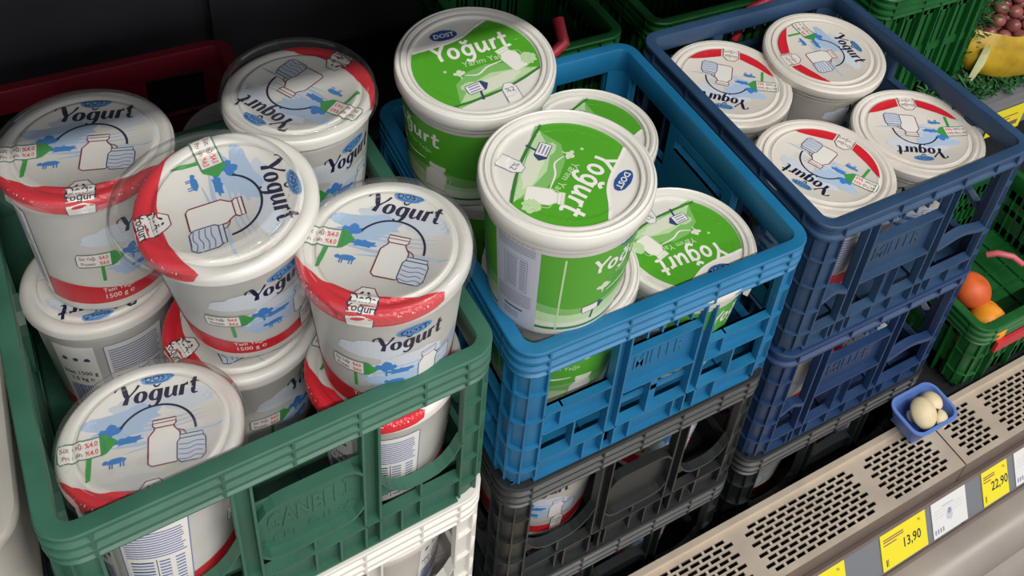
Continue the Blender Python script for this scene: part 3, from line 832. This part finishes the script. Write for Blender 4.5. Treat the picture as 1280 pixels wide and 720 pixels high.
# ------------------------------------------------------------ air grille panels
def grille(x0, x1, label, bands):
    t = thing('air_grille', label, 'grille', (x0, -.125, -.605), group='perforated air grilles')
    bm = bmesh.new(); Wd = x1-x0; D = .095
    rows = 9; m0 = .008; ry = (D-2*m0)/rows; sw = ry*.64
    period = .0205; sl = .0162
    def cols(r):
        out = []; off = period*.5 if r % 2 else 0; x = .014 + off
        while x + sl < Wd - .012:
            ax = x0 + x
            if not any(b-.008 < ax + sl and ax < b+.008 for b in bands): out.append((x, x+sl))
            x += period
        return out
    zt_, zb_ = .005, .0025
    y = 0
    box(bm, 0, Wd, 0, m0 + (ry-sw)/2, zb_, zt_)
    for r in range(rows):
        y0 = m0 + r*ry + (ry-sw)/2; y1 = y0 + sw
        cs = cols(r); x = 0
        for a, b in cs: box(bm, x, a, y0, y1, zb_, zt_); x = b
        box(bm, x, Wd, y0, y1, zb_, zt_)
        ye = y1 + (ry-sw) if r < rows-1 else D
        box(bm, 0, Wd, y1, ye, zb_, zt_)
    link('slotted_plate', mesh_of(bm), M_STEEL, t)
    bm = bmesh.new(); box(bm, 0, Wd, -.0, .004, -.045, .0025); link('front_lip', mesh_of(bm), M_STEEL2, t)
    bm = bmesh.new(); box(bm, 0, Wd, D, D+.004, -.03, .012); box(bm, 0, Wd, D-.001, D+.008, .011, .0135); link('rear_lip', mesh_of(bm), M_STEEL, t)
    return t
grille(-.199, .1485, 'beige slotted air grille leftmost along the front edge, mostly cut off by the frame', [.0])
grille(.1515, .8085, 'long beige slotted air grille in front of the black and navy crate stacks', [.388, .635])
grille(.8115, 1.32, 'beige slotted air grille at the right edge, beyond the dark seam between panels', [.915, 1.16])
bm = bmesh.new(); box(bm, -.2, 1.32, -.118, -.032, -.662, -.655); struct('floor_channel', bm, M_DARK)

# price rail (slanted 60 degrees)
ang = math.radians(60); ca_, sa_ = math.cos(ang), math.sin(ang)
def rail_pt(x, d, n):      # d down the slope, n outward
    return (x, -.131 - ca_*d - sa_*n, -.650 - sa_*d + ca_*n)
t = thing('price_rail', 'grey slanted price rail holding the yellow and white shelf tags', 'price rail', (-.2, -.131, -.72))
def sub(name, boxes, m, par, off):
    bm = bmesh.new()
    for b in boxes:
        box(bm, *b, f=lambda x, d, n: tuple(Vector(rail_pt(x, d, n)) - Vector(off)))
    return link(name, mesh_of(bm), m, par)
off = (-.2, -.131, -.72)
sub('rail_channel', [(-.2, .806, 0, .078, -.004, 0), (.81, 1.32, 0, .078, -.004, 0)], M_RAIL, t, off)
sub('rail_edge', [(-.2, 1.32, -.004, .002, -.004, .004), (-.2, 1.32, .072, .078, 0, .005)], M_STEEL2, t, off)
sub('rail_joint', [(.806, .812, 0, .078, -.003, .0015)], mat('joint_blue_grey', '#3e4a66', .4), t, off)
bm = bmesh.new()
prof = [(-.169, -.716), (-.20, -.712), (-.226, -.722), (-.24, -.745), (-.236, -.765), (-.246, -.775), (-.262, -.79), (-.264, -.83), (-.25, -.85), (-.2, -.86), (-.169, -.86)]
vs = [[bm.verts.new((x, y, z)) for y, z in prof] for x in (-.2, 1.32)]
for i in range(len(prof)):
    j = (i+1) % len(prof); bm.faces.new((vs[0][i], vs[0][j], vs[1][j], vs[1][i]))
bm.faces.new(vs[0]); bm.faces.new(vs[1][::-1])
tag(link('bumper_rail', mesh_of(bm, 50), M_BUMP), 'rounded grey bumper rail running below the price tags', 'bumper rail')
bm = bmesh.new(); box(bm, -.2, 1.32, -.17, -.122, -1.4, -.72); struct('baseboard_front', bm, M_BUMP)

M_YEL = mat('tag_yellow', '#e9d92c', .5); M_TW = mat('tag_white', '#dcdad8', .5)
def price_tag(x0, x1, m, label, price=None, group='shelf tags'):
    off = rail_pt(x0, .068, .001)
    t = thing('price_tag', label, 'price tag', off, group=group)
    sub('card', [(x0, x1, .004, .068, .0008, .0022)], m, t, off)
    A_ = Art(); L = x1-x0
    if price:
        A_.text(price, L*.66, .022, .024, 'navy', 0, bold=.01, sx=.8)
        for r in range(2): A_.rect(L*.06, L*.5, .052-r*.004, .054-r*.004, 'brown', 0)
        A_.rect(L*.06, L*.34, .0425, .0445, 'brown', 0); A_.text('TL', L*.85, .052, .007, 'navy', 0)
        A_.rect(L*.08, L*.1, .006, .018, 'navy', 0); A_.rect(L*.115, L*.125, .006, .018, 'navy', 0)
    else:
        A_.rect(L*.3, L*.62, .05, .051, 'tgrey', 0)
        for r in range(3): A_.rect(L*.08, L*.9, .046-.006*r, .0466-.006*r, 'panel', 0)
        A_.ell(L*.5, .03, .007, .010, 'panel', 0, rough=.3, seed=4); A_.ell(L*.5, .036, .004, .005, 'tgrey', 1, rough=.4, seed=5)
        for r in range(4): A_.rect(L*.05+r*.006, L*.05+r*.006+.003, .006, .014, 'tgrey', 0)
    names = inkset(A_); bm = bmesh.new()
    for P, ink, l in A_.p:
        f = bm.faces.new([bm.verts.new(Vector(rail_pt(x0+u, .068-v, .0025+.0001*l)) - Vector(off)) for u, v in P]); f.material_index = names.index(ink)
    link('print', mesh_of(bm, 'raw'), [INK[n] for n in names], t)
price_tag(.622, .724, M_YEL, 'yellow price tag reading 13,90 on the front rail', '13,90')
price_tag(.738, .820, M_TW, 'white shelf tag between the two yellow price tags')
price_tag(.861, .926, M_YEL, 'yellow price tag reading 22,90 near the right edge', '22,90')
price_tag(.945, 1.03, M_TW, 'white shelf tag at the right edge, right of the 22,90 tag')
price_tag(.455, .545, M_YEL, 'yellow price tag cut off by the bottom edge, left of the 13,90 tag', ' ')

# ------------------------------------------------------------ crates
G3 = 'crates of the left stack'; G4_ = 'crates of the middle stack'; G5_ = 'crates of the navy stack'
crate('green ribbed plastic crate full of red-banded yogurt buckets, front left', M_GREEN, gfl[0], gfl[1], GZ, GW, CD, H, GA, 'A', 'GANBELİ', G3)
crate('white plastic crate directly beneath the green crate', M_WHITEC, gfl[0], gfl[1], GZ-H, GW, CD, H, GA, 'A2', None, G3)
crate('bottom crate of the left stack, black, beneath the white crate', M_BLACK, gfl[0], gfl[1], GZ-2*H, GW, CD, .775+GZ-2*H, GA, 'B', None, G3)
crate('bright blue plastic crate holding the green yogurt buckets', M_BLUE, 0, 0, 0, CW, CD, H, 0, 'B', 'MILLER', G4_)
crate('black plastic crate directly beneath the bright blue crate', M_BLACK, 0, 0, -H, CW, CD, H, 0, 'A', None, G4_)
crate('lowest black crate of the middle stack, behind the grille', M_BLACK, 0, 0, -2*H, CW, CD, .775-2*H, 0, 'A', None, G4_)
crate('navy blue plastic crate on top of its stack, holding four white-lidded buckets', M_NAVY, NX, NY, NZ, CW, CD, H, .0041, 'N', 'MILLER', G5_)
crate('deep blue crate, second in the navy stack', M_NAVY2, NX, NY, NZ-H, CW, CD, H, .0041, 'N', 'MILLER', G5_)
crate('dark crate at the foot of the navy stack, behind the grille', M_BLACK, NX, NY, NZ-2*H, CW, CD, .775+NZ-2*H, .0041, 'A', None, G5_)

# ------------------------------------------------------------ buckets, red-banded with clear caps
CX, CY = -.3328, -.5336
def facing(x, y): return math.degrees(math.atan2(CY-y, CX-x))
def red(label, x, y, z, tilt=(0, 0), lr=0, d=0, **k): return bucket('red', label, (x, y, z), tilt, lr, facing(x, y)+d, 'red-banded yogurt buckets', **k)
red('red-banded yogurt bucket on top at the back left, upper left corner of the photo', -.335, .304, .166, (.02, -.04), -9.9, 30, cap_shift=(-.003, -.004, .001))
red('red-banded yogurt bucket whose lid print is turned a quarter clockwise', -.237, .144, .198, (-.09, -.15), -88, 22, cap_shift=(-.016, .004, .008, .02, -.10))
red('red-banded yogurt bucket with upside-down lid print, at the back of the green crate', -.128, .303, .168, (-.01, -.02), 123.6, 38, cap_shift=(.002, .003, .003, -.06, 0))
red('red-banded yogurt bucket with upright lid print, at the front right of the upper row', -.119, .064, .168, (-.02, -.04), -35, 12)
red('red-banded yogurt bucket in the front left corner, its lid at the green rim', -.337, .074, .010, (.04, .05), -7, 100)
red('grey-white yogurt bucket underneath the back left bucket, its printed table facing out', -.349, .308, -.017, (.0, .0), 176, 125, cap=False)
red('yogurt bucket underneath the one with the quarter-turned lid', -.231, .190, -.022, (0, -.02), -77, 50, cap=False)
red('yogurt bucket with barcode seen through the right opening of the green crate', -.117, .079, -.017, (-.01, -.01), -45, 118, cap=False)
red('yogurt bucket underneath the one at the back of the green crate', -.124, .300, -.017, (0, 0), 40, 60, cap=False)

# white crate contents
for i, (x, y, l) in enumerate(((-.325, .085, 'left'), (-.125, .098, 'right'))):
    bucket('white', 'white-lidded bucket in the white crate, behind its %s opening' % l, (x, y, GZ-H-.06), (0, 0), 30, facing(x, y)+190, 'buckets in the white crate')
# ------------------------------------------------------------ green buckets
def grn(label, x, y, z, tilt=(0, 0), lr=0, d=0, **k): return bucket('green', label, (x, y, z), tilt, lr, facing(x, y)+d, 'green yogurt buckets', **k)
grn('green yogurt bucket on top at the back left of the blue crate, half shaded', .065, .272, .178, (-.04, -.13), -2, -58)
grn('green yogurt bucket on top at the front, its label panel facing the camera', .080, .080, .172, (-.01, -.03), -144, 57)
grn('green yogurt bucket low at the back right of the blue crate', .252, .292, -.012, (0, -.02), -165, 20)
grn('green yogurt bucket low at the front right of the blue crate, lid in plain view', .272, .092, -.030, (.02, .0), 177, 70, parts=True, handle_rot=-60)
grn('green yogurt bucket at the front left of the blue crate beneath the front top one', .106, .107, -.012, (0, 0), 60, 2)
grn('green yogurt bucket at the back left of the blue crate beneath the shaded one', .108, .310, -.012, (0, 0), 20, 30)
# ------------------------------------------------------------ white-lidded buckets in the navy crate
def wht(label, x, y, z, tilt=(0, 0), lr=0, d=0, g='white-lidded yogurt buckets in the navy crate', **k): return bucket('white', label, (x, y, z), tilt, lr, facing(x, y)+d, g, **k)
wht('white-lidded bucket at the back right of the navy crate, nearest the top edge', .699, .322, -.020, (-.04, -.05), -93, 60)
wht('white-lidded bucket at the back left of the navy crate, red arc to the back', .523, .335, -.038, (-.02, -.06), 144, 60, parts=True)
wht('white-lidded bucket at the front left of the navy crate', .521, .117, -.020, (0.01, .02), 115, -30)
wht('white-lidded bucket at the front right of the navy crate', .722, .131, -.040, (-.04, .02), 152, 20)
for (x0, y0, z0, nm, key, g) in ((NX, NY, NZ-H, 'second navy crate', 'white', 'buckets in the second navy crate'), (NX, NY, NZ-2*H, 'dark crate at the foot of the navy stack', 'white', 'buckets in the bottom crate of the navy stack'),
                         (0, 0, -H, 'black crate under the blue one', 'white', 'buckets in the black crate'), (0, 0, -2*H, 'lowest black crate of the middle stack', 'white', 'buckets in the lowest black crate')):
    for i, (dx, s) in enumerate(((.112, 'left'), (.296, 'right'))):
        x, y = x0+dx, y0+.116
        bucket(key, 'white-lidded bucket in the %s, on the %s' % (nm, s), (x, y, z0-.055+.022*i), (0, 0), 30+90*i, facing(x, y)+(10 if i == 0 else 40), g)

# ------------------------------------------------------------ far left neighbour
crate('dark slate crate at the left edge beside the green crate', M_DARKN, -.888, .02, -.26, .42, CD, .515, 0, 'A', None)
t = thing('storage_tub', 'white plastic tub with rounded corners cut off by the left edge', 'tub', (-.80, .085, -.2585))
bm = bmesh.new(); path = ring_path(.34, .36, .05)
sweep(bm, path, [(.006, .002), (.004, .14), (.003, .148), (.010, .148), (.012, .006)])
box(bm, .02, .32, .02, .34, .001, .006)
link('tub_wall', mesh_of(bm, 40), WHITE2, t)
bm = bmesh.new(); rings = []
for dd, zz in ((0, .148), (0, .156), (.003, .160), (.016, .160), (.02, .157)):
    rings.append([bm.verts.new((p[0]-n_[0]*dd, p[1]-n_[1]*dd, zz)) for p, n_ in path])
for a, b in zip(rings, rings[1:]):
    for i in range(len(a)): bm.faces.new((a[i], a[(i+1) % len(a)], b[(i+1) % len(a)], b[i]))
bm.faces.new(rings[-1]); bm.faces.new(rings[0][::-1])
link('tub_lid', mesh_of(bm, 40), WHITE2, t)

# ------------------------------------------------------------ crates behind
crate('dark red crate in the shade behind the green crate', M_RED, -.50, .462, -.07, .385, .285, .23, 0.02, 'B', None)
bm = bmesh.new(); box(bm, -.53, .9, .46, .98, -.775, -.305); tag(link('rear_shelf_block', mesh_of(bm), M_DARK), None, None, None, 'structure')
bpy.data.objects['rear_shelf_block'].name = 'trim_rear_step'
for (x, y, lr, l) in ((-.145, .575, 130, 'beside the bucket at the back of the green crate'), (-.318, .565, 20, 'only its edge showing behind the upper left bucket')):
    red('dim bucket in the red crate, ' + l, x, y, -.105, (0, 0), lr, 0, cap=False)
def bail(t, pts, m, r=.004):
    bm = bmesh.new(); tube(bm, pts, r, 8); return link('handle', mesh_of(bm, 60), m, t)
M_PINK = mat('handle_red', '#b5303f', .45)
c1 = crate('dark green vented crate behind the blue crate, red handle folded over its front', M_PROD, .185, .475, -.02, .24, .30, .285, 0, 'P', None, 'green vented crates at the back')
bail(c1, [(.03, -.006, .22), (.06, -.010, .262), (.09, -.012, .285), (.115, -.012, .31), (.12, .02, .33)], M_PINK, .010)
c2 = crate('dark green vented crate behind the navy crate', M_PROD, .475, .475, -.02, .38, .30, .285, 0, 'P', None, 'green vented crates at the back')
bail(c2, [(.17, -.006, .22), (.18, -.012, .285), (.25, -.012, .30), (.30, -.012, .285)], M_PINK, .007)

# ------------------------------------------------------------ produce side on the right
bm = bmesh.new(); box(bm, .905, 2.0, .283, 1.0, -.275, -.255); box(bm, .905, 2.0, .275, .285, -.325, -.250); struct('trim_produce_shelf', bm, M_RAIL)
t = thing('price_tag', 'yellow price tag on the upper produce shelf, at the right edge', 'price tag', (1.165, .272, -.33), group='shelf tags')
bm = bmesh.new(); box(bm, 0, .10, -.0015, .0, 0, .062); link('card', mesh_of(bm), M_YEL, t)
bm = bmesh.new(); box(bm, .02, .08, -.0019, -.0016, .04, .043); box(bm, .02, .06, -.0019, -.0016, .032, .035); box(bm, .045, .088, -.0019, -.0016, .012, .024); link('print', mesh_of(bm), INK['brown'], t)
c3 = crate('tall green crate of leafy greens on the upper produce shelf', M_PROD, .835+.03, .36, -.255+.26, .30, .34, .26, 0, 'P', None, None)
c4 = crate('green crate of peaches low at the right edge, red strip on its front', M_PROD, .899, -.018, -.440, .40, .30, .166, 0, 'P', None, 'green crates low at the right')
bm = bmesh.new(); box(bm, .05, .30, -.005, .0005, .096, .122); link('red_strip', mesh_of(bm), mat('strip_red', '#c22a36', .4), c4)
c5 = crate('green crate behind the peach crate with a pink handle', M_PROD, .90, .285, -.47+.08, .40, .30, .30, 0, 'P', None, 'green crates low at the right') if False else None
bm = bmesh.new(); box(bm, .83, 1.5, -.026, .282, -.775, -.611); struct('trim_lower_step', bm, M_DARK)

def fruit(name, label, cat, loc, r, m, group, squash=.94, rz=0):
    key = name + str(round(r, 4))
    if key not in FR:
        bm = bmesh.new(); n = 14; prof = []
        for i in range(n+1):
            a = PI*i/n; rr = r*math.sin(a); zz = r*squash*math.cos(a)
            if i <= 3: zz -= r*.16*(1-i/3.0)**1.5
            prof.append((max(rr, 0), zz + r*squash))
        lathe(bm, prof, 28); FR[key] = mesh_of(bm, 80); FR[key].materials.append(m)
    o = bpy.data.objects.new(name, FR[key]); COL.objects.link(o); o.location = loc; o.rotation_euler = (.25*math.sin(rz), .3*math.cos(rz*2), rz)
    return tag(o, label, cat, group)
FR = {}
M_PEACH = mat('peach_skin', '#d9622f', .5, .4, .3, 18); M_ORANGE = mat('orange_skin', '#e99526', .45, .45, .12, 30, .1, 300)
fl = [(.952, .066, -.478, 'peach', 'orange-red peach nearest the navy stack in the low green crate'), (.953, .024, -.503, 'orange', 'yellow-orange fruit in front of the orange-red peach'), (.985, .030, -.53, 'orange', 'yellow-orange fruit behind the front rim of the low green crate')]
for i, (x, y, z, k, l) in enumerate(fl):
    fruit(k, l, 'fruit', (x, y, z), .034, M_PEACH if k == 'peach' else M_ORANGE, 'fruit in the low green crate', rz=i*1.3)
for i, (x, y) in enumerate([(.96, .06), (1.03, .05), (.99, .12), (1.06, .12)]):
    fruit('peach', 'dim peach in the bottom layer of the low green crate', 'fruit', (x, y, -.597), .034, M_PEACH, 'bottom layer of fruit in the low green crate', rz=i)

bail(c4, [(.155, .130, .160), (.165, .118, .172), (.185, .100, .172), (.20, .085, .160)], mat('handle_pink', '#c4626a', .45), .006)
# mushrooms on a blue tray
M_TRAY = mat('tray_blue', '#5f7fc4', .35, .5, .08, 10); M_MUSH = mat('mushroom_cream', '#dccba4', .55, .35, .15, 25, .1, 80)
t = thing('mushroom_tray', 'light blue tray of mushrooms beside the grille at the foot of the navy stack', 'tray', (.728, -.074, -.5865))
bm = bmesh.new(); path = ring_path(.105, .078, .022)
sweep(bm, path, [(0, .040), (.001, .042), (.006, .042), (.007, .038), (.016, .004), (.018, 0), (.014, 0), (.004, .036)])
box(bm, .014, .091, .014, .064, 0, .003)
link('tray', mesh_of(bm, 45), M_TRAY, t)
def mush(loc, r, label, rot=(0, 0, 0)):
    o = thing('mushroom', label, 'mushroom', loc, rot, 'mushrooms in the blue tray')
    bm = bmesh.new(); prof = [(0, r*.85)] + [(r*math.sin(PI*i/16), r*.85*math.cos(PI*i/16)) for i in range(1, 9)] + [(r*.98, -r*.12), (r*.8, -r*.2), (r*.3, -r*.1), (0, -r*.1)]
    lathe(bm, prof, 28); link('cap', mesh_of(bm, 60), M_MUSH, o)
    bm = bmesh.new(); lathe(bm, [(0, -r*.1), (r*.33, -r*.12), (r*.3, -r*.6), (r*.38, -r*.95), (0, -r*1.0)], 18); link('stem', mesh_of(bm, 60), M_MUSH, o)
mush((.770, -.040, -.545), .026, 'large cream mushroom in the middle of the blue tray', (.5, .3, 0))
mush((.803, -.030, -.548), .019, 'cream mushroom at the right of the blue tray', (-.3, .5, 0))
mush((.798, -.058, -.556), .016, 'small cream mushroom lying at the front of the blue tray', (1.2, 0, .6))

# grapes in a yellow bag
M_BAG = mat('bag_yellow', '#c9a528', .4, .5, .3, 25, .3, 60); M_GRAPE = mat('grape_skin', '#8a4f4a', .3, .5, .35, 40, sss=.1)
bx, by, bz = 1.30, .42, -.2545
bm = bmesh.new(); n = 40
def bagring(rr, z, w=.0): return [bm.verts.new((rr*(1+.05*math.sin(5*a+z*40)+.03*math.sin(11*a))*math.cos(a)*1.15, rr*(1+.05*math.sin(5*a+z*40))*math.sin(a), z + w*math.sin(3*a))) for a in [2*PI*i/n for i in range(n)]]
rs = [bagring(.05, 0), bagring(.10, .004), bagring(.125, .03), bagring(.135, .07), bagring(.13, .105, .008), bagring(.118, .125, .012), bagring(.112, .12, .012), bagring(.125, .07)]
for a, b in zip(rs, rs[1:]):
    for i in range(n): bm.faces.new((a[i], a[(i+1) % n], b[(i+1) % n], b[i]))
bm.faces.new(rs[0][::-1])
o = link('fruit_bag', mesh_of(bm, 60), M_BAG, None, (bx, by, bz)); tag(o, 'crumpled yellow bag of grapes at the top right corner', 'bag')
bm = bmesh.new(); lathe(bm, [(0, .016)] + [(.0135*math.sin(PI*i/10), .016*math.cos(PI*i/10)) for i in range(1, 10)] + [(0, -.016)], 16); gm = mesh_of(bm, 80); gm.materials.append(M_GRAPE)
rd = random.Random(4); cnt = 0
for L_, (zz, rr) in enumerate(((.085, .105), (.106, .100), (.126, .088), (.145, .07), (.162, .045))):
    k = rr
    while k > .01:
        m_ = max(1, int(2*PI*k/.0265))
        for i in range(m_):
            a = 2*PI*i/m_ + L_*.4 + k*30
            if L_ < 2 and k < rr-.03: continue
            g = bpy.data.objects.new('grape', gm); COL.objects.link(g)
            g.location = (bx + 1.12*k*math.cos(a), by + k*math.sin(a), bz + zz + rd.uniform(-.003, .003)); g.rotation_euler = (rd.random()*2, rd.random()*2, rd.random()*6)
            tag(g, 'reddish brown grape heaped in the yellow bag', 'grape', 'grapes in the yellow bag'); cnt += 1
        k -= .027
# leafy greens in the tall crate (uncountable) and pale leek leaf
M_LEAF = mat('leaf_green', '#1f5a28', .55, .35, .4, 30); M_LEEK = mat('leaf_pale', '#cfd3a0', .5, .4, .2, 20)
bm = bmesh.new(); rd = random.Random(2)
for k in range(3600):
    q = rd.random()
    if q < .25: x, y, z = .90+.23*rd.random(), .39+.28*rd.random(), -.06+.07*rd.random()
    elif q < .75: x, y, z = 1.175+.035*rd.gauss(0, .5), .36+.12*rd.random(), -.24+.30*rd.random()
    else: x, y, z = 1.02+.30*rd.random(), .300+.055*rd.random(), -.248+.012*rd.random()
    a, b = rd.random()*6.28, rd.uniform(-.3, 1.0); L = rd.uniform(.010, .024); wd = L*.35
    d = Vector((math.cos(a)*math.cos(b), math.sin(a)*math.cos(b), math.sin(b))); s = d.cross(Vector((0, 0, 1))).normalized(); up = s.cross(d)
    P = [Vector((x, y, z)) + d*L*u + s*wd*v + up*wd*q for u, v, q in ((0, 0, 0), (.4, .5, .12), (.8, .35, .1), (1, 0, -.15), (.8, -.35, .1), (.4, -.5, .12))]
    v = [bm.verts.new(p) for p in P]; bm.faces.new((v[0], v[1], v[2], v[3])); bm.faces.new((v[0], v[3], v[4], v[5]))
tag(link('leafy_greens', mesh_of(bm, 'raw'), M_LEAF), 'bushy dark green herbs in and beside the tall green crate', 'greens', None, 'stuff')
bm = bmesh.new(); pts = [(1.165+.012*math.sin(i*.4), .345-.004*i*.3, -.245+.012*i) for i in range(9)]
prev = None
for i, p in enumerate(pts):
    wd = .016*math.sin(PI*(i+.6)/9.4)+.001; r_ = [bm.verts.new((p[0]-wd, p[1]+.004, p[2])), bm.verts.new((p[0], p[1]-.003, p[2])), bm.verts.new((p[0]+wd, p[1]+.004, p[2])), bm.verts.new((p[0], p[1]+.0, p[2]))]
    if prev:
        for j in range(4): bm.faces.new((prev[j], prev[(j+1) % 4], r_[(j+1) % 4], r_[j]))
    prev = r_
tag(link('leek_leaf', mesh_of(bm, 60), M_LEEK), 'pale yellow-green leaf tip between the tall crate and the yellow bag', 'leaf')
